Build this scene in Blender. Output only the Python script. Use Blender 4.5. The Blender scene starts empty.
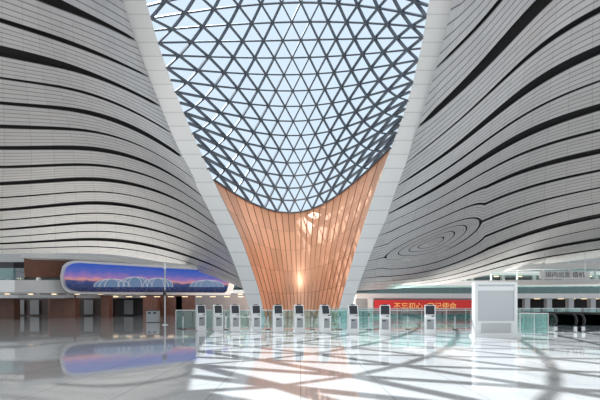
import bpy, math, random
import numpy as np
from mathutils import Vector
random.seed(4)
F=400.0; HY=305.0; CH=1.5
def P(px,py,Y): return np.array([(px-300)/F*Y, Y, CH+(HY-py)/F*Y])
def PZ(px,py,Z):
    Y=(Z-CH)*F/(HY-py); return P(px,py,Y)
sc=bpy.context.scene
sc.view_settings.view_transform='Standard'
# ------------------------------------------------ materials
def newmat(n):
    m=bpy.data.materials.new(n); m.use_nodes=True
    nt=m.node_tree; nt.nodes.clear()
    o=nt.nodes.new('ShaderNodeOutputMaterial'); return m,nt,o
def N(nt,t,**k):
    n=nt.nodes.new(t)
    for a,b in k.items(): setattr(n,a,b)
    return n
def pbr(n,col,rough=.5,metal=0,emit=None,es=0,noise=0.0,nscale=3):
    m,nt,o=newmat(n); b=N(nt,'ShaderNodeBsdfPrincipled')
    b.inputs['Roughness'].default_value=rough; b.inputs['Metallic'].default_value=metal
    c=(*col,1)
    if noise:
        tc=N(nt,'ShaderNodeTexCoord'); nz=N(nt,'ShaderNodeTexNoise'); nz.inputs['Scale'].default_value=nscale
        nt.links.new(tc.outputs['Object'],nz.inputs['Vector'])
        mr=N(nt,'ShaderNodeMapRange'); mr.inputs[3].default_value=1-noise; mr.inputs[4].default_value=1+noise
        nt.links.new(nz.outputs['Fac'],mr.inputs[0])
        vm=N(nt,'ShaderNodeVectorMath',operation='SCALE'); vm.inputs[0].default_value=col
        nt.links.new(mr.outputs[0],vm.inputs['Scale']); nt.links.new(vm.outputs[0],b.inputs['Base Color'])
    else: b.inputs['Base Color'].default_value=c
    if emit: b.inputs['Emission Color'].default_value=(*emit,1); b.inputs['Emission Strength'].default_value=es
    nt.links.new(b.outputs[0],o.inputs[0]); return m
def math_(nt,op,a,b=None,clamp=False):
    n=N(nt,'ShaderNodeMath',operation=op); n.use_clamp=clamp
    for i,v in enumerate((a,b)):
        if v is None: continue
        if isinstance(v,(int,float)): n.inputs[i].default_value=v
        else: nt.links.new(v,n.inputs[i])
    return n.outputs[0]
def line(nt,coord,freq,w):
    f=math_(nt,'FRACT',math_(nt,'MULTIPLY',coord,freq))
    return math_(nt,'LESS_THAN',f,w)
def panelmat(n,col,dark,fu,wu,fv,wv,rough,metal=0,var=.08,spec=.5,vdark=None,bump=0):
    m,nt,o=newmat(n); b=N(nt,'ShaderNodeBsdfPrincipled')
    b.inputs['Roughness'].default_value=rough; b.inputs['Metallic'].default_value=metal
    b.inputs['Specular IOR Level'].default_value=spec
    uv=N(nt,'ShaderNodeUVMap'); s=N(nt,'ShaderNodeSeparateXYZ'); nt.links.new(uv.outputs[0],s.inputs[0])
    lu=line(nt,s.outputs[0],fu,wu); lv=line(nt,s.outputs[1],fv,wv)
    l=math_(nt,'MAXIMUM',lu,math_(nt,'MULTIPLY',lv,1.0 if vdark is None else vdark))
    cu=math_(nt,'FLOOR',math_(nt,'MULTIPLY',s.outputs[0],fu)); cv=math_(nt,'FLOOR',math_(nt,'MULTIPLY',s.outputs[1],fv))
    cb=N(nt,'ShaderNodeCombineXYZ'); nt.links.new(cu,cb.inputs[0]); nt.links.new(cv,cb.inputs[1])
    wn=N(nt,'ShaderNodeTexWhiteNoise'); nt.links.new(cb.outputs[0],wn.inputs['Vector'])
    mr=N(nt,'ShaderNodeMapRange'); mr.inputs[3].default_value=1-var; mr.inputs[4].default_value=1+var
    nt.links.new(wn.outputs['Value'],mr.inputs[0])
    vm=N(nt,'ShaderNodeVectorMath',operation='SCALE'); vm.inputs[0].default_value=col
    nt.links.new(mr.outputs[0],vm.inputs['Scale'])
    mx=N(nt,'ShaderNodeMix',data_type='RGBA'); nt.links.new(l,mx.inputs[0]); nt.links.new(vm.outputs[0],mx.inputs[6]); mx.inputs[7].default_value=(*dark,1)
    nt.links.new(mx.outputs[2],b.inputs['Base Color']); nt.links.new(b.outputs[0],o.inputs[0])
    return m
M={}
M['white']=pbr('white_paint',(.76,.76,.75),.35)
M['band']=panelmat('rim_panel',(.78,.78,.77),(.38,.38,.38),.5,.03,1,.03,.4,var=.02)
M['roof']=panelmat('roof_slats',(.52,.52,.525),(.15,.15,.155),5,.15,.5,.02,.35,var=.05,vdark=.5)
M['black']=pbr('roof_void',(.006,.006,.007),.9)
M['wood']=panelmat('copper_wood_panels',(.93,.50,.31),(.40,.17,.10),22,.09,.34,.02,.32,metal=.35,var=.14,vdark=.6)
M['steel_dark']=pbr('skylight_steel',(.09,.105,.13),.5)
M['steel']=pbr('stainless',(.6,.6,.6),.25,1)
M['dark']=pbr('dark_plastic',(.02,.02,.022),.3)
M['screen']=pbr('screen_glass',(.015,.018,.025),.08)
M['grey']=pbr('grey_panel',(.30,.31,.32),.4)
M['lgrey']=pbr('light_grey_panel',(.5,.51,.52),.3)
M['brown']=pbr('walnut_cladding',(.20,.085,.055),.4,noise=.25,nscale=1.5)
M['dbrown']=pbr('dark_walnut',(.06,.035,.03),.4,noise=.3,nscale=.7)
M['int']=pbr('interior_dark',(.03,.03,.034),.5,noise=.3,nscale=.5)
M['warm']=pbr('warm_downlight',(1,.8,.6),.5,emit=(1,.75,.45),es=1.6)
M['red']=pbr('red_led',(.5,.02,.02),.4,emit=(.7,.02,.015),es=.3)
M['gold']=pbr('gold_letters',(.9,.6,.1),.4,emit=(1,.55,.25),es=.35)
M['signdark']=pbr('sign_letters',(.05,.05,.06),.5)
m,nt,o=newmat('green_glass'); t=N(nt,'ShaderNodeBsdfTransparent'); t.inputs[0].default_value=(.70,.86,.84,1)
g=N(nt,'ShaderNodeBsdfGlossy'); g.inputs['Roughness'].default_value=.03; g.inputs[0].default_value=(.8,.95,.95,1)
mx=N(nt,'ShaderNodeMixShader'); fr=N(nt,'ShaderNodeFresnel'); fr.inputs[0].default_value=1.5
nt.links.new(math_(nt,'ADD',fr.outputs[0],.03),mx.inputs[0]); nt.links.new(t.outputs[0],mx.inputs[1]); nt.links.new(g.outputs[0],mx.inputs[2]); nt.links.new(mx.outputs[0],o.inputs[0]); M['glass']=m
m,nt,o=newmat('glowing_skylight_glass'); t=N(nt,'ShaderNodeBsdfTransparent'); t.inputs[0].default_value=(.36,.42,.48,1)
e=N(nt,'ShaderNodeEmission'); e.inputs[0].default_value=(.76,.9,1,1); e.inputs[1].default_value=.5  # glow put into the panes, stands in for sky light diffusing through
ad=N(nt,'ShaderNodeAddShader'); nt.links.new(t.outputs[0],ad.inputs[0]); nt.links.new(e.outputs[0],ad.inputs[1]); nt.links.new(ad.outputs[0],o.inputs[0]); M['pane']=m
m,nt,o=newmat('polished_terrazzo'); b=N(nt,'ShaderNodeBsdfPrincipled'); tc=N(nt,'ShaderNodeTexCoord')
s=N(nt,'ShaderNodeSeparateXYZ'); nt.links.new(tc.outputs['Object'],s.inputs[0])
l=math_(nt,'MAXIMUM',line(nt,s.outputs[0],1/1.5,.012),line(nt,s.outputs[1],1/1.5,.012))
nz=N(nt,'ShaderNodeTexNoise'); nz.inputs['Scale'].default_value=30; nz.inputs['Detail'].default_value=6; nt.links.new(tc.outputs['Object'],nz.inputs['Vector'])
cr=N(nt,'ShaderNodeValToRGB'); cr.color_ramp.elements[0].position=.35; cr.color_ramp.elements[0].color=(.44,.437,.43,1); cr.color_ramp.elements[1].position=.65; cr.color_ramp.elements[1].color=(.54,.535,.525,1)
nt.links.new(nz.outputs['Fac'],cr.inputs[0])
mx=N(nt,'ShaderNodeMix',data_type='RGBA'); nt.links.new(l,mx.inputs[0]); nt.links.new(cr.outputs[0],mx.inputs[6]); mx.inputs[7].default_value=(.3,.3,.3,1)
nt.links.new(mx.outputs[2],b.inputs['Base Color']); b.inputs['Roughness'].default_value=.04; b.inputs['IOR'].default_value=2.1
nt.links.new(b.outputs[0],o.inputs[0]); M['floor']=m
m,nt,o=newmat('led_panorama'); uv=N(nt,'ShaderNodeUVMap'); s=N(nt,'ShaderNodeSeparateXYZ'); nt.links.new(uv.outputs[0],s.inputs[0])
cr=N(nt,'ShaderNodeValToRGB'); r=cr.color_ramp; r.elements[0].position=0; r.elements[0].color=(.012,.02,.07,1); r.elements[1].position=1; r.elements[1].color=(.04,.10,.45,1)
for p,c in ((.25,(.02,.05,.16)),(.36,(.05,.07,.2)),(.43,(.6,.28,.28)),(.52,(.32,.18,.42)),(.72,(.10,.13,.45))):
    q=r.elements.new(p); q.color=(*c,1)
nz=N(nt,'ShaderNodeTexNoise'); nz.inputs['Scale'].default_value=5; nz.inputs['Detail'].default_value=1; nt.links.new(uv.outputs[0],nz.inputs['Vector'])
f=math_(nt,'ADD',s.outputs[1],math_(nt,'MULTIPLY',math_(nt,'SUBTRACT',nz.outputs['Fac'],.5),.2)); nt.links.new(f,cr.inputs[0])
vo=N(nt,'ShaderNodeTexVoronoi'); vo.inputs['Scale'].default_value=60; mp=N(nt,'ShaderNodeMapping'); mp.inputs['Scale'].default_value=(2.5,1,1)
nt.links.new(uv.outputs[0],mp.inputs[0]); nt.links.new(mp.outputs[0],vo.inputs['Vector'])
sp=math_(nt,'MULTIPLY',math_(nt,'LESS_THAN',vo.outputs['Distance'],.22),math_(nt,'LESS_THAN',s.outputs[1],.36))
mx=N(nt,'ShaderNodeMix',data_type='RGBA'); nt.links.new(math_(nt,'MULTIPLY',sp,.6),mx.inputs[0]); nt.links.new(cr.outputs[0],mx.inputs[6]); mx.inputs[7].default_value=(.9,.55,.2,1)
e=N(nt,'ShaderNodeEmission'); e.inputs[1].default_value=.95; nt.links.new(mx.outputs[2],e.inputs[0]); nt.links.new(e.outputs[0],o.inputs[0]); M['led']=m
M['ledshape']=pbr('led_building',(.02,.03,.05),.5,emit=(.12,.20,.34),es=.8)
M['ledrib']=pbr('led_building_lines',(.02,.03,.05),.5,emit=(.5,.5,.55),es=.8)
# ------------------------------------------------ mesh builder
import bmesh
class MB:
    def __init__(s): s.v=[];s.f=[];s.m=[];s.uv=[];s.mats=[]
    def mi(s,k):
        if k not in s.mats: s.mats.append(k)
        return s.mats.index(k)
    def face(s,pts,k,uvs=None):
        i=len(s.v); s.v+= [tuple(map(float,p)) for p in pts]; s.f.append(list(range(i,i+len(pts)))); s.m.append(s.mi(k)); s.uv.append(uvs or [(0,0)]*len(pts))
    def box(s,x0,x1,y0,y1,z0,z1,k):
        c=[(x0,y0,z0),(x1,y0,z0),(x1,y1,z0),(x0,y1,z0),(x0,y0,z1),(x1,y0,z1),(x1,y1,z1),(x0,y1,z1)]
        for q in ((3,2,1,0),(4,5,6,7),(0,1,5,4),(1,2,6,5),(2,3,7,6),(3,0,4,7)): s.face([c[i] for i in q],k)
    def prism(s,prof,x0,x1,k,kside=None):
        n=len(prof)
        s.face([(x0,a,b) for a,b in prof],kside or k); s.face([(x1,a,b) for a,b in prof][::-1],kside or k)
        for i in range(n):
            a,b=prof[i],prof[(i+1)%n]; s.face([(x0,*b),(x0,*a),(x1,*a),(x1,*b)],k)
    def cyl(s,x,y,z0,z1,r,k,n=14,r2=None):
        r2=r if r2 is None else r2
        A=[(x+r*math.cos(2*math.pi*i/n),y+r*math.sin(2*math.pi*i/n),z0) for i in range(n)]
        B=[(x+r2*math.cos(2*math.pi*i/n),y+r2*math.sin(2*math.pi*i/n),z1) for i in range(n)]
        for i in range(n): s.face([A[i],A[(i+1)%n],B[(i+1)%n],B[i]],k)
        s.face(B,k); s.face(A[::-1],k)
    def beam(s,a,b,up,w,h,k):
        a=Vector(a);b=Vector(b);d=(b-a).normalized(); up=Vector(up); r=d.cross(up).normalized(); u=r.cross(d)
        r=r*w/2;u=u*h/2
        A=[a-r-u,a+r-u,a+r+u,a-r+u];B=[b-r-u,b+r-u,b+r+u,b-r+u]
        for i in range(4): s.face([A[i],A[(i+1)%4],B[(i+1)%4],B[i]],k)
        s.face(A[::-1],k);s.face(B,k)
    def grid(s,G,k,UV=None):
        n,m=len(G),len(G[0])
        for i in range(n-1):
            for j in range(m-1):
                s.face([G[i][j],G[i][j+1],G[i+1][j+1],G[i+1][j]],k,[UV[i][j],UV[i][j+1],UV[i+1][j+1],UV[i+1][j]] if UV is not None else None)
    def obj(s,name,parent=None,smooth=False,merge=True):
        me=bpy.data.meshes.new(name); me.from_pydata(s.v,[],s.f)
        for k in s.mats: me.materials.append(M[k])
        me.polygons.foreach_set('material_index',s.m)
        ul=me.uv_layers.new(name='UVMap'); ul.data.foreach_set('uv',[c for f in s.uv for p in f for c in p])
        if smooth or merge:
            bm=bmesh.new(); bm.from_mesh(me); bmesh.ops.remove_doubles(bm,verts=bm.verts,dist=.0005)
            if smooth:
                for f in bm.faces: f.smooth=True
            bm.to_mesh(me); bm.free()
        ob=bpy.data.objects.new(name,me); sc.collection.objects.link(ob)
        if parent: ob.parent=parent; ob.matrix_parent_inverse=parent.matrix_basis.inverted()
        return ob
def empty(n,loc=(0,0,0)):
    e=bpy.data.objects.new(n,None); e.location=loc; sc.collection.objects.link(e); return e
def ctrl(p,i):
    n=len(p)
    if i<0: return 2*p[0]-p[1]
    if i>=n: return 2*p[-1]-p[-2]
    return p[i]
def cat(p,t):
    n=len(p); i=int(min(max(math.floor(t),0),n-2)); u=t-i
    p0,p1,p2,p3=[ctrl(p,i+k) for k in (-1,0,1,2)]
    return .5*((2*p1)+(p2-p0)*u+(2*p0-5*p1+4*p2-p3)*u*u+(3*p1-p0-3*p2+p3)*u**3)
def bsp(p,t):
    n=len(p); i=int(min(max(math.floor(t),0),n-2)); u=t-i
    p0,p1,p2,p3=[ctrl(p,i+k) for k in (-1,0,1,2)]
    return ((1-u)**3*p0+(3*u**3-6*u*u+4)*p1+(-3*u**3+3*u*u+3*u+1)*p2+u**3*p3)/6
def table(d,sm=14):
    xs=np.array([a for a,_ in d],float); ys=np.array([b for _,b in d],float)
    g=np.arange(xs[0]-60,xs[-1]+60,2.0)
    v=np.interp(g,xs,ys)
    v=np.where(g<xs[0],ys[0]+(g-xs[0])*(ys[1]-ys[0])/(xs[1]-xs[0]),v); v=np.where(g>xs[-1],ys[-1]+(g-xs[-1])*(ys[-1]-ys[-2])/(xs[-1]-xs[-2]),v)
    k=np.ones(sm)/sm; pad=np.pad(v,sm,mode='edge'); w=np.convolve(pad,k,'same'); w=np.convolve(w,k,'same')[sm:-sm]
    return lambda q: float(np.interp(q,g,w))
inL=table([(-260,94),(-140,115),(-60,132),(0,146),(48,160),(95,177),(135,194),(180,214),(235,241),(290,260),(320,266)])
outL=table([(-260,70),(-60,98),(0,117),(50,134),(100,154),(150,178),(200,205),(250,230),(300,248),(320,252)])
inR=table([(-260,462),(-150,448),(-70,438),(0,429),(42,422),(85,412),(118,402),(148,390),(200,371),(250,355),(290,343),(320,336)])
outR=table([(-260,494),(-60,474),(0,461),(50,449),(110,431),(160,411),(210,389),(255,369),(300,353),(320,347)])
Yr=table([(-260,20),(-120,29.5),(0,38),(90,43),(180,46),(250,46.5),(320,45)])
# ------------------------------------------------ floor & shell
b=MB(); b.face([(-130,-25,0),(130,-25,0),(130,125,0),(-130,125,0)],'floor'); b.obj('floor')
# ------------------------------------------------ column + rim
col=empty('funnel_column',(0,46,0))
def bowlrow(Lp,Rp,C,u):
    return Lp*(1-u)+Rp*u+4*u*(1-u)*(C-(Lp+Rp)/2)
b=MB(); G=[];UV=[]
nv,nu=40,48
for i in range(nv+1):
    v=i/nv
    pyl=318.2+(180-318.2)*v; pyr=318.2+(148-318.2)*v
    Lp=P(inL(pyl),pyl,Yr(pyl)); Rp=P(inR(pyr),pyr,Yr(pyr))
    if i==0: Lp[2]=Rp[2]=0
    C=np.array([0.1,49+9*v**1.6,15.0*v])
    G.append([bowlrow(Lp,Rp,C,j/nu) for j in range(nu+1)]); UV.append([(j/nu,v*15) for j in range(nu+1)])
b.grid(G,'wood',UV); b.obj('copper_cladding',col,smooth=True)
b=MB()
for q in range(1,22):
    u=q/22
    for i in range(nv):
        def S(v):
            pyl=318.2+(180-318.2)*v; pyr=318.2+(148-318.2)*v
            Lp=P(inL(pyl),pyl,Yr(pyl)); Rp=P(inR(pyr),pyr,Yr(pyr))
            return bowlrow(Lp,Rp,np.array([0.1,49+9*v**1.6,15.0*v]),u)
        b.beam(S(i/nv),S((i+1)/nv),(0,1,-.2),.07,.16,'wood')
b.obj('cladding_ribs',col,merge=False)
for side,fi,fo in (('left',inL,outL),('right',inR,outR)):
    b=MB(); G=[];UV=[]; sg=-1 if side=='left' else 1
    for py in np.linspace(318.2,-250,90):
        Y=Yr(py); a=P(fi(py),py,Y); c=P(fo(py),py,Y+.3)
        a[2]=max(a[2],0);c[2]=max(c[2],0)
        ai=a+np.array([sg*.25,1.1,0.15]); ci=c+np.array([0,1.2,.2])
        G.append([ai,a,c,ci]); UV.append([(0,py/14),(0.1,py/14),(.9,py/14),(1.9,py/14)])
    b.grid(G,'band',UV); b.obj('rim_band_'+side,col)
# ------------------------------------------------ skylight
K=[(180,148,58,15),(135,118,57,21.5),(95,85,54.5,28),(48,42,50.5,34),(0,0,45,39),(-60,-70,37,43),(-140,-150,27,46),(-250,-250,16,47)]
rowsL=[P(inL(a),a,Yr(a)) for a,_,_,_ in K]; rowsR=[P(inR(q),q,Yr(q)) for _,q,_,_ in K]; rowsC=[np.array([.1,y,z]) for _,_,y,z in K]
def sky(u,v):
    t=v*(len(K)-1); return bowlrow(cat(rowsL,t),cat(rowsR,t),cat(rowsC,t),u)
NC,NR=12,27
b=MB(); nodes=[]
for r in range(NR+1):
    v=r/NR
    us=[j/NC for j in range(NC+1)] if r%2==0 else [0]+[(j+.5)/NC for j in range(NC)]+[1]
    nodes.append([(u,v,sky(u,v)) for u in us])
axis=np.array([0,30,12.])
def nrm(u,v):
    e=.01; a=sky(min(u+e,1),v)-sky(max(u-e,0),v); c=sky(u,min(v+e,1))-sky(u,max(v-e,0)); n=np.cross(a,c); n/=np.linalg.norm(n)
    return n if np.dot(n,sky(u,v)-axis)>0 else -n
BW=.17
for r in range(NR+1):
    row=nodes[r]
    for j in range(len(row)-1): b.beam(row[j][2],row[j+1][2],nrm(row[j][0],row[j][1]),BW,.36,'steel_dark')
    if r<NR:
        nx=nodes[r+1]
        if r%2==0: prs=[(j,j+1) for j in range(NC)]+[(j+1,j+1) for j in range(NC)]
        else: prs=[(j+1,j) for j in range(NC)]+[(j+1,j+1) for j in range(NC)]
        for p,q in prs: b.beam(row[p][2],nx[q][2],nrm(row[p][0],row[p][1]),BW,.36,'steel_dark')
skl=empty('skylight',(0,40,30))
b.obj('steel_diagrid',skl,merge=False)
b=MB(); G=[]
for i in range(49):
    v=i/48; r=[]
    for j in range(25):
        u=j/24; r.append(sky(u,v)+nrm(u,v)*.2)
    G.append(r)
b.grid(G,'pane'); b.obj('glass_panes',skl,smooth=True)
# ------------------------------------------------ roof
ceil=empty('ceiling',(0,50,15))
def mkrow(A,B,C,D,Epy,Z,out,wc=.35,wd=.7):
    b_=PZ(B[0],B[1],Z); a=PZ(A[0],A[1],Z); YE=Yr(Epy)+.5
    E=P(out(Epy)+(4 if out is outL else -4),Epy,YE)
    YB=b_[1]
    return [a,b_,P(C[0],C[1],YB+(YE-YB)*wc),P(D[0],D[1],YB+(YE-YB)*wd),E]
Lr=[mkrow((-300,-800),(0,-560),(45,-430),(75,-320),-250,26,outL),
 mkrow((-300,-330),(0,-190),(55,-140),(92,-105),-80,24,outL),
 mkrow((-300,-150),(0,-14),(60,14),(105,32),46,22.5,outL),
 mkrow((-300,-20),(0,50),(65,64),(120,86),106,21.3,outL),
 mkrow((-300,64),(0,103),(80,106),(142,130),162,20.2,outL),
 mkrow((-300,130),(0,150),(95,143),(164,166),202,19.2,outL),
 mkrow((-300,178),(0,188),(98,173),(180,196),232,18.3,outL),
 mkrow((-300,210),(0,215),(102,195),(189,220),253,17.2,outL),
 mkrow((-300,230),(0,235),(105,215),(193,240),270,16,outL),
 mkrow((-300,242),(0,248),(107,233),(198,257),281,15,outL),
 mkrow((-300,251),(0,256),(110,250),(203,271),291,14,outL)]
Rr=[mkrow((900,-800),(600,-560),(560,-430),(520,-320),-250,26,outR),
 mkrow((900,-400),(600,-230),(548,-140),(505,-60),-20,24,outR),
 mkrow((900,-200),(600,-50),(538,8),(478,78),140,22.5,outR),
 mkrow((900,-60),(600,45),(522,92),(455,154),190,21.3,outR),
 mkrow((900,30),(600,103),(516,134),(446,184),218,20.2,outR),
 mkrow((900,95),(600,148),(508,170),(440,212),236,19.2,outR)]
Rm=mkrow((900,141),(600,185),(500,210),(434,246),262,18,outR)
Rl=[mkrow((900,172),(600,211),(505,241),(438,275),281,16.6,outR),
 mkrow((900,200),(600,236),(512,254),(445,281),286,15.2,outR),
 mkrow((900,220),(600,258),(520,266),(448,286),291,14,outR)]
EC,EH=3.02,.68
def eyew(t):
    x=(t-EC)/EH
    return math.sqrt(max(0,1-x*x))
def rowU(t):
    k=.42*eyew(t); return bsp(Rm,t)+(bsp(Rr[-1],t)-bsp(Rm,t))*k
def rowL(t):
    k=.42*eyew(t); return bsp(Rm,t)+(bsp(Rl[0],t)-bsp(Rm,t))*k
NT=100
class Surf:
    def __init__(s,rows):
        s.rows=rows; s.smax=len(rows)-1; s.T={}
        s.sgn=1
        n=s.n0(s.smax*.3,1.0); s.sgn=1 if n[2]>0 else -1
    def col(s,t):
        k=round(t,5)
        if k not in s.T: s.T[k]=[r(t) if callable(r) else bsp(r,t) for r in s.rows]
        return s.T[k]
    def at(s,q,t): return bsp(s.col(t),q)
    def n0(s,q,t):
        e=.02
        a=s.at(min(q+e,s.smax),t)-s.at(max(q-e,0),t); c=s.at(q,min(t+.02,4))-s.at(q,max(t-.02,0))
        n=np.cross(a,c); return n/np.linalg.norm(n)
    def up(s,q,t): return s.n0(q,t)*s.sgn
def roof(name,rows,nper,fm,seed,closed=(0,0)):
    S=Surf(rows); smax=S.smax; rnd=random.Random(seed)
    edges=[0]
    for k in range(smax):
        for j in range(1,nper+1): edges.append(k+j/nper)
    gaps=[]
    for q in range(len(edges)):
        maj=(q%nper==0); gaps.append((fm*(.17 if maj else .07)*rnd.uniform(.75,1.25),rnd.uniform(-.25,.2)))
    gaps[0]=(.05*closed[0]+.01,0); gaps[-1]=(.05*closed[1]+.01,0)
    def gw(g,t):
        x=t/4
        return g[0]*(.3+.7*math.exp(-((x-.55-g[1])/.33)**2))*(1-max(0,(x-.93)/.07)*.8)
    b=MB(); DEP=.3
    for q in range(len(edges)-1):
        s0,s1=edges[q],edges[q+1]
        G=[];UV=[];L0=[];L1=[]
        for i in range(NT+1):
            t=4*i/NT; a0=s0+gw(gaps[q],t)/2; a1=s1-gw(gaps[q+1],t)/2
            r=[];uvr=[]
            for w in (0,.25,.5,.75,1):
                s_=a0+(a1-a0)*w; r.append(S.at(s_,t)); uvr.append((w,t*10))
            G.append(r);UV.append(uvr)
            n=S.up((s0+s1)/2,t)*DEP
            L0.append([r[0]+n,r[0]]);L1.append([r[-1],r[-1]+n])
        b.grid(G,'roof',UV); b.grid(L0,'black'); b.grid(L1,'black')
    b.obj(name+'_slats',ceil,smooth=False)
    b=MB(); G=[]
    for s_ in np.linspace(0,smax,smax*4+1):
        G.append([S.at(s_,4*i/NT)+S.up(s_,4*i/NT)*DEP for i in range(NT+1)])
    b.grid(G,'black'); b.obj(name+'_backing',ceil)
    return S
roof('left_roof',Lr,2,1.0,1); SU=roof('right_roof',Rr+[rowU],2,1.0,2,(0,1)); SL=roof('right_low_roof',[rowL]+Rl,2,1.0,3,(1,0))
tt=[EC-EH*math.cos(a) for a in np.linspace(0,math.pi,50)]
B=[rowU(t) for t in tt]+[rowL(t) for t in tt[::-1]]; B=B+[B[0]]
C=bsp(Rm,EC+.05)
b=MB()
fs=[(.975,.73),(.705,.49),(.465,.28),(.255,.02)]
for f1,f0 in fs:
    G=[];UV=[]
    for w in (0,.33,.67,1):
        f=f1+(f0-f1)*w; G.append([C+(p-C)*f for p in B]); UV.append([(w,j*.1) for j in range(len(B))])
    b.grid(G,'roof',UV)
b.obj('eye_slats',ceil)
b=MB(); up=np.array([0,.1,.3]); b.grid([[C+up]*len(B),[p+up for p in B]],'black')
b.grid([[(bsp(Rm,t)+(bsp(Rr[-1],t)-bsp(Rm,t))*.12)+up*.5 for t in np.linspace(0,4,60)],[(bsp(Rm,t)+(bsp(Rl[0],t)-bsp(Rm,t))*.12)+up*.5 for t in np.linspace(0,4,60)]],'black')
b.obj('eye_backing',ceil)
# ------------------------------------------------ walls
b=MB(); b.box(-125,125,112,113,0,24,'grey'); b.obj('wall_back')
b=MB(); b.box(-125,-124,-5,112,0,13.5,'grey'); b.obj('shade_wall_left')  # out of view, added to cut side light on the lower ceiling
b=MB(); b.box(124,125,-5,112,0,13.5,'grey'); b.obj('shade_wall_right')  # same on the right: unseen, added to block side light
b=MB()
for z in (4.4,9.0):
    b.box(-120,120,100,111.8,z,z+.9,'white')
    b.box(-120,120,100.1,100.15,z+.9,z+2.0,'glass')
    for x in range(-118,120,6): b.box(x,x+1.2,103,103.2,z-.25,z-.02,'warm')
for x in range(-116,120,8): b.box(x,x+.8,103,103.8,0,9.0,'white')
for x in range(-118,118,8): b.box(x+1,x+6,109,109.2,.0,3.2,'int'); b.box(x+1,x+6,109,109.2,5.3,8,'int')
b.obj('gallery_levels')
# ------------------------------------------------ LED billboard + mezzanine (left)
bb=empty('curved_led_billboard',(-20,52,0)); mz=empty('mezzanine_gallery',(-25,54,0))
def bbpt(px,py,off=0):
    f=(px-64)/(228-64); f=max(-.4,f); Y=44+21*f+off - 1.5*math.sin(math.pi*min(max(f,0),1)); return P(px,py,Y)
def bbshape(x0,x1,top,bot,rl,rr_,off,mat,name,thick=0):
    b=MB(); G=[];UV=[];n=80
    for i in range(n+1):
        px=x0+(x1-x0)*i/n; T=top(px);Bm=bot(px);mid=(T+Bm)/2;h=(Bm-T)/2
        k=1
        if px<x0+rl: k=max(0,1-((x0+rl-px)/rl)**2.6)**(1/2.6)
        if px>x1-rr_: k=max(0,1-((px-x1+rr_)/rr_)**2)**.5
        k=max(k,.02)
        f0=.5-.5*k
        G.append([bbpt(px,mid+h*k,off),bbpt(px,mid-h*k,off)]); UV.append([(i/n*4,f0),(i/n*4,1-f0)])
    b.grid(G,mat,UV)
    if thick:
        G2=[[g+np.array([0,thick,0]) for g in r] for r in G]
        b.grid([[G[i][0],G2[i][0]] for i in range(n+1)],mat); b.grid([[G[i][1],G2[i][1]] for i in range(n+1)],mat)
        b.grid(G2,mat)
    return b.obj(name,bb)
lt=lambda px:262+(px-64)*.061; lb=lambda px:291.5+(px-64)*.008
bbshape(64,229,lt,lb,19,5,0,'led','led_screen')
bbshape(60,234,lambda p:lt(p)-2.3,lambda p:lb(p)+2.3,21,7,.25,'white','frame',.8)
for k_,(cx,w,h) in enumerate(((112,18,8),(135,17,10),(158,15,9),(207,17,7))):
    b=MB(); cc=bbpt(cx,287,-.08-.01*k_)
    pts=[bbpt(cx+w*math.cos(a),287-h*math.sin(a)**.8 if 0<a<math.pi else 287,-.08-.01*k_) for a in np.linspace(0,math.pi,20)]
    b.face(pts,'ledshape')
    off=np.array([0,-.03,0])
    for fr in (1,.7,.4):
        q=[bbpt(cx+w*fr*math.cos(a),287-h*max(math.sin(a),0)**.8,-.12-.01*k_) for a in np.linspace(0,math.pi,20)]
        for a_,c_ in zip(q[:-1],q[1:]): b.beam(a_,c_,(0,1,0),.07,.02,'ledrib')
    b.obj('screen_dome',bb)
def strip(x0,x1,f0,f1,Yf,mat,name,th=.6,n=30,parent=None):
    b=MB(); A=[]
    for i in range(n+1):
        px=x0+(x1-x0)*i/n; Y=Yf(px); A.append([P(px,f1(px),Y),P(px,f0(px),Y)])
    B2=[[p+np.array([0,th,0]) for p in r] for r in A]
    b.grid(A,mat);b.grid(B2,mat);b.grid([[A[i][0],B2[i][0]] for i in range(n+1)],mat);b.grid([[A[i][1],B2[i][1]] for i in range(n+1)],mat)
    b.face([A[0][0],A[0][1],B2[0][1],B2[0][0]],mat); b.face([A[-1][0],A[-1][1],B2[-1][1],B2[-1][0]],mat)
    return b.obj(name,parent or mz)
Yb=lambda px:44+21*max(-.3,(px-64)/164)+.8
strip(20,246,lambda p:252.5+(p-20)*.086-3*math.sin((p-20)/226*math.pi),lambda p:257.5+(p-20)*.075-3*math.sin((p-20)/226*math.pi),lambda p:Yb(p)+.6,'white','canopy_band',2)
strip(24,80,lambda p:257,lambda p:277,lambda p:Yb(p)+1.2,'brown','drum_wall')
strip(60,244,lambda p:258+(p-60)*.06,lambda p:268+(p-60)*.05,lambda p:Yb(p)+3,'lgrey','upper_wall')
strip(-60,80,lambda p:280+.0*p,lambda p:292+.02*p,lambda p:Yb(p)+.8,'white','fascia_swoosh',3)
strip(-60,24,lambda p:268,lambda p:279.5,lambda p:Yb(p)+.9,'glass','balustrade',.03)
strip(-80,24,lambda p:262,lambda p:279,lambda p:Yb(p)+7,'int','upper_shops',.3)
strip(-80,246,lambda p:294.5,lambda p:298,lambda p:Yb(p)+.9,'lgrey','soffit_edge',8)
b=MB()
Yw=56
def gx(px,Y): return (px-300)/F*Y
segs=[(-90,10,'int'),(10,48,'dbrown'),(48,78,'brown'),(78,118,'dbrown'),(118,150,'int'),(150,195,'brown'),(195,250,'grey')]
for a,c,k in segs: b.box(gx(a,Yw),gx(c,Yw),Yw,Yw+.5,0,2.9,k)
for px,w,Y in ((50,25,47),(0,14,45),(-60,14,45),(101,8,50),(143,14,53),(176,6,56)):
    b.box(gx(px,Y),gx(px+w,Y),Y,Y+1,0,2.7,'brown')
for px in range(-70,240,14): b.box(gx(px,52),gx(px+5,52),52,52.4,2.55,2.62,'warm')
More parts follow.
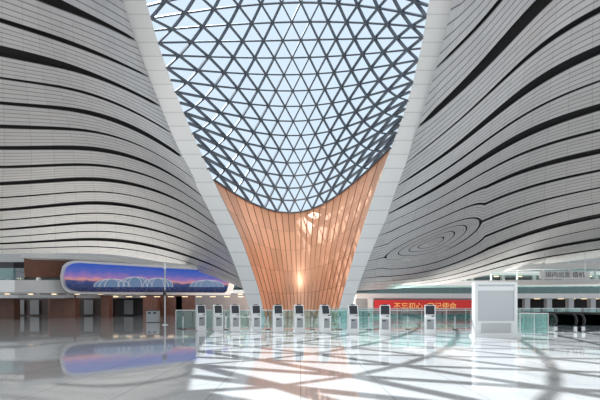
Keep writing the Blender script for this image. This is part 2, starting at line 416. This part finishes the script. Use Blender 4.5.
for px in (15,30,84,104,124): b.box(gx(px,55.7),gx(px+9,55.7),55.7,55.75,.2,2.2,'grey')
b.obj('storefronts',mz)
# ------------------------------------------------ right: check-in hall
b=MB(); Y=52
x0,x1=gx(356,Y),gx(640,Y)
b.box(x0,x1,Y,Y+6,2.35,3.0,'white')
b.box(x0,gx(478,Y),Y+.3,Y+5.5,0,2.35,'grey')
b.box(gx(368,Y),gx(373,Y),Y-.2,Y+.3,0,2.35,'white'); b.box(gx(475,Y),gx(479,Y),Y-.2,Y+.3,0,2.35,'white')
b.box(gx(478,Y),x1,Y+5,Y+5.5,0,2.35,'int')
for px in range(482,640,22): b.box(gx(px,Y),gx(px+5,Y),Y+.2,Y+.9,0,2.35,'lgrey')
for px in range(484,640,14): b.box(gx(px,Y),gx(px+7,Y),Y+1.5,Y+2.2,0,1.1,'white')
for px in range(360,640,12): b.box(gx(px,Y),gx(px+5,Y),Y+1,Y+1.3,2.28,2.34,'warm')
b.box(x0,x1,Y+.1,Y+.14,3.0,4.0,'glass'); b.box(x0,x1,Y+.08,Y+.16,4.0,4.06,'steel')
b.obj('check_in_hall')
b=MB(); b.box(gx(374,Y),gx(474,Y),Y-.42,Y-.22,.35,2.15,'red'); ban=b.obj('red_led_banner')
def text(s,loc,size,mat,name,parent=None):
    c=bpy.data.curves.new(name,'FONT'); c.body=s; c.size=size; c.align_x='CENTER'; c.align_y='CENTER'; c.extrude=.01; c.materials.append(M[mat])
    o=bpy.data.objects.new(name,c); o.location=loc; o.rotation_euler=(math.pi/2,0,0); sc.collection.objects.link(o)
    if parent: o.parent=parent
    return o
text('不忘初心  牢记使命',(gx(424,Y),Y-.44,1.3),.95,'gold','letters',ban)
def strip2(b,x0,x1,f0,f1,Yf,mat,th=1.0,n=30):
    A=[]
    for i in range(n+1):
        px=x0+(x1-x0)*i/n; Y=Yf(px); A.append([P(px,f1(px),Y),P(px,f0(px),Y)])
    B2=[[p+np.array([0,th,0]) for p in r] for r in A]
    b.grid(A,mat);b.grid([[A[i][0],B2[i][0]] for i in range(n+1)],mat);b.grid([[A[i][1],B2[i][1]] for i in range(n+1)],mat)
b=MB()
strip2(b,356,700,lambda p:282-.012*(p-356),lambda p:287-.012*(p-356),lambda p:78,'white',10)
strip2(b,356,700,lambda p:275-.012*(p-356),lambda p:282-.012*(p-356),lambda p:78.5,'glass',.05)
strip2(b,400,700,lambda p:277-14*math.sin(min(1,(p-400)/170)*math.pi/2)+0*p,lambda p:281-12*math.sin(min(1,(p-400)/170)*math.pi/2),lambda p:82,'white',1)
strip2(b,356,700,lambda p:287,lambda p:294,lambda p:86,'int',.2)
for px in range(360,700,26): strip2(b,px,px+2,lambda p:262,lambda p:282,lambda p:84,'white',1,1)
b.obj('upper_gallery')
b=MB(); b.box(gx(540,70),gx(590,70),70,70.2,CH+26/F*70,CH+34/F*70,'white')
for px in (545,585): b.box(gx(px,70),gx(px+.4,70),70.05,70.12,CH+34/F*70,CH+52/F*70,'steel')
sg=b.obj('hanging_sign'); text('国内出发 值机',(gx(565,70),69.97,CH+30/F*70),1.1,'signdark','letters',sg)
# ------------------------------------------------ kiosks
def kiosk(px,pyb,rot):
    Y=CH*F/(pyb-HY); x=gx(px,Y)
    b=MB(); w=.24
    b.box(-.29,.29,-.3,.26,0,.05,'steel')
    b.prism([(-.2,.05),(.2,.05),(.22,.8),(.16,1.42),(.08,1.46),(.03,1.44),(-.1,.98),(-.2,.9)],-w,w,'white')
    a=Vector((0,.03,1.44));c=Vector((0,-.1,.98)); d=(c-a)
    def q(s,x_,off): p=a+d*s; return (x_,p.y-off,p.z+off*.28)
    b.face([q(.95,-.2,.022),q(.95,.2,.022),q(.05,.2,.022),q(.05,-.2,.022)],'screen')
    for (s0,s1,xa,xb) in ((0,.05,-w,w),(.95,1,-w,w),(0,1,-w,-.2),(0,1,.2,w)):
        b.face([q(s1,xa,.03),q(s1,xb,.03),q(s0,xb,.03),q(s0,xa,.03)],'white')
    b.box(-.2,.2,-.32,-.12,.86,.9,'white')
    b.box(-.16,.16,-.208,-.2,.3,.78,'grey')
    b.box(-.12,.02,-.215,-.2,.68,.74,'dark')
    b.box(.06,.15,-.30,-.2,.9,.95,'dark')
    b.box(-.1,.1,.02,.1,1.46,1.5,'dark')
    b.box(-.04,.04,-.02,.03,1.47,1.49,'dark')
    o=b.obj('self_check_in_kiosk'); o.location=(x,Y,0); o.rotation_euler=(0,0,rot)
    o.scale=(1.05,1,1.03)
    bv=o.modifiers.new('bevel','BEVEL'); bv.width=.012; bv.segments=2; bv.limit_method='ANGLE'
ks=[(201,331,.5),(218,331.3,.45),(235,332,.4),(256,332,.35),(278,332.5,.3),(299,333,.25),(325,333.5,.45),(353,334.5,.15),(385,335.5,-.15),(430,335.5,-.25)]
for k in ks: kiosk(*k)
# ------------------------------------------------ information board
Y=CH*F/(337-HY); b=MB(); x0,x1=gx(475,Y),gx(517.5,Y); H=CH+(HY-282)/F*Y
b.box(x0-.05,x1+.05,Y-.25,Y+.5,0,.1,'white')
b.box(x0,x0+.14,Y,Y+.35,.1,H,'white'); b.box(x1-.14,x1,Y,Y+.35,.1,H,'white')
b.box(x0+.14,x1-.14,Y+.004,Y+.34,H-.12,H-.004,'white')
b.box(x0+.14,x1-.14,Y+.01,Y+.34,.1,.75,'white')
b.box(x0+.14,x1-.14,Y+.05,Y+.3,.75,H-.12,'lgrey')
b.box(x0+.3,x1-.3,Y-.01,Y+.005,.2,.65,'lgrey'); b.box(x0+.14,x1-.14,Y+.03,Y+.048,H-.4,H-.2,'white')
o=b.obj('lightbox_display_stand')
# ------------------------------------------------ glass fences
def fence(pts,h,name,post=1.6,mat='glass',h0=.05):
    b=MB()
    for (ax,ay),(cx,cy) in zip(pts[:-1],pts[1:]):
        L_=math.hypot(cx-ax,cy-ay); n=max(1,round(L_/post))
        for i in range(n):
            t0=i/n;t1=(i+1)/n; a=np.array([ax+(cx-ax)*t0,ay+(cy-ay)*t0]);c=np.array([ax+(cx-ax)*t1,ay+(cy-ay)*t1]);d=(c-a)/np.linalg.norm(c-a)
            a2=a+d*.05;c2=c-d*.05
            b.beam((*a2,(h+h0)/2),(*c2,(h+h0)/2),(0,0,1),.02,h-h0,mat)
            b.cyl(a[0],a[1],0,h+.03,.025,'steel',8)
        b.cyl(cx,cy,0,h+.03,.025,'steel',8)
        b.beam((ax,ay,h+.02),(cx,cy,h+.02),(0,0,1),.05,.04,'steel')
    return b.obj(name)
def W(px,Y): return (gx(px,Y),Y)
fence([W(176,25.5),W(520,25.5)],1.15,'glass_barrier')
fence([W(330,33),W(640,33)],1.2,'glass_railing')
fence([W(520,20.5),W(548,20.5),(gx(548,20.5),23.5)],1.05,'glass_barrier',.8)
for px in (183,226,268,312,340,369,408,455):
    b=MB(); Yk=24.4; x=gx(px,Yk); b.cyl(x,Yk,0,.04,.16,'dark',18); b.cyl(x,Yk,.04,.95,.03,'steel',10); b.cyl(x,Yk,.95,1.02,.045,'dark',12); b.box(x-.03,x+.03,Yk-.05,Yk+.05,.82,.92,'dark')
    b.obj('queue_stanchion')
b=MB(); x,Yp=gx(165,30),30
b.cyl(x,Yp,0,.06,.22,'steel',20); b.cyl(x,Yp,.06,4.2,.06,'lgrey',14,.045); b.cyl(x,Yp,4.2,4.65,.09,'white',14); b.cyl(x,Yp,4.65,4.7,.11,'lgrey',14); b.box(x-.12,x+.12,Yp-.14,Yp-.05,2.2,2.6,'dark'); b.obj('lamp_post')
def escalator(px,Y,rot):
    e=MB(); w=.55; L_=6
    for sx in (-w,w):
        e.box(sx-.01,sx+.01,.25,L_,.3,.95,'glass')
        pts=[(.4,.28),(.18,.4),(.08,.62),(.18,.86),(.42,1.0),(L_,1.0)]
        for a,c in zip(pts[:-1],pts[1:]): e.beam((sx,*a),(sx,*c),(1,0,0),.09,.07,'dark')
        e.box(sx-.1,sx+.1,.2,L_,0,.3,'steel')
    e.box(-w+.1,w-.1,-.3,L_,0.0,.03,'grey')
    for i in range(20): e.box(-w+.12,w-.12,i*.3,i*.3+.24,.03,.045,'dark')
    o=e.obj('moving_walkway'); o.location=(gx(px,Y),Y,0); o.rotation_euler=(0,0,rot)
escalator(568,22,0); escalator(596,22,0); escalator(624,22,0)
b=MB(); x,Yk=gx(152,34),34; b.box(x-.5,x+.5,Yk,Yk+.5,.05,1.0,'grey'); b.box(x-.52,x+.52,Yk-.02,Yk+.52,1.0,1.05,'dark'); b.box(x-.45,x+.45,Yk+.05,Yk+.45,0,.05,'dark'); b.box(x-.35,x-.1,Yk-.01,Yk,.75,.9,'dark'); b.box(x+.1,x+.35,Yk-.01,Yk,.75,.9,'dark'); b.obj('recycling_bin')
# ------------------------------------------------ light
w=bpy.data.worlds.new('World'); sc.world=w; w.use_nodes=True; bg=w.node_tree.nodes['Background']; bg.inputs[0].default_value=(.87,.94,1,1); bg.inputs[1].default_value=1.05
sd=bpy.data.lights.new('sun','SUN'); sd.energy=24; sd.angle=math.radians(.2); sd.color=(1,.95,.89)
so=bpy.data.objects.new('sun',sd); so.rotation_euler=Vector((.35,-.7,-1)).to_track_quat('-Z','Y').to_euler(); so.location=(0,40,60); sc.collection.objects.link(so)
sp=bpy.data.lights.new('bowl_fill_spot','SPOT'); sp.energy=14000; sp.spot_size=math.radians(60); sp.spot_blend=1; sp.color=(1,.9,.8); sp.shadow_soft_size=.6  # added spot without a fixture, brightens the upper bowl of the column
spo=bpy.data.objects.new('bowl_fill_spot',sp); spo.location=(0,34,26); spo.rotation_euler=(Vector((0,57,11))-Vector((0,34,26))).to_track_quat('-Z','Y').to_euler(); sc.collection.objects.link(spo)
cam=bpy.data.cameras.new('camera'); cam.lens=24; cam.sensor_width=36; cam.shift_y=105/600; cam.clip_end=500
co=bpy.data.objects.new('camera',cam); co.location=(0,0,CH); co.rotation_euler=(math.pi/2,0,0); sc.collection.objects.link(co); sc.camera=co
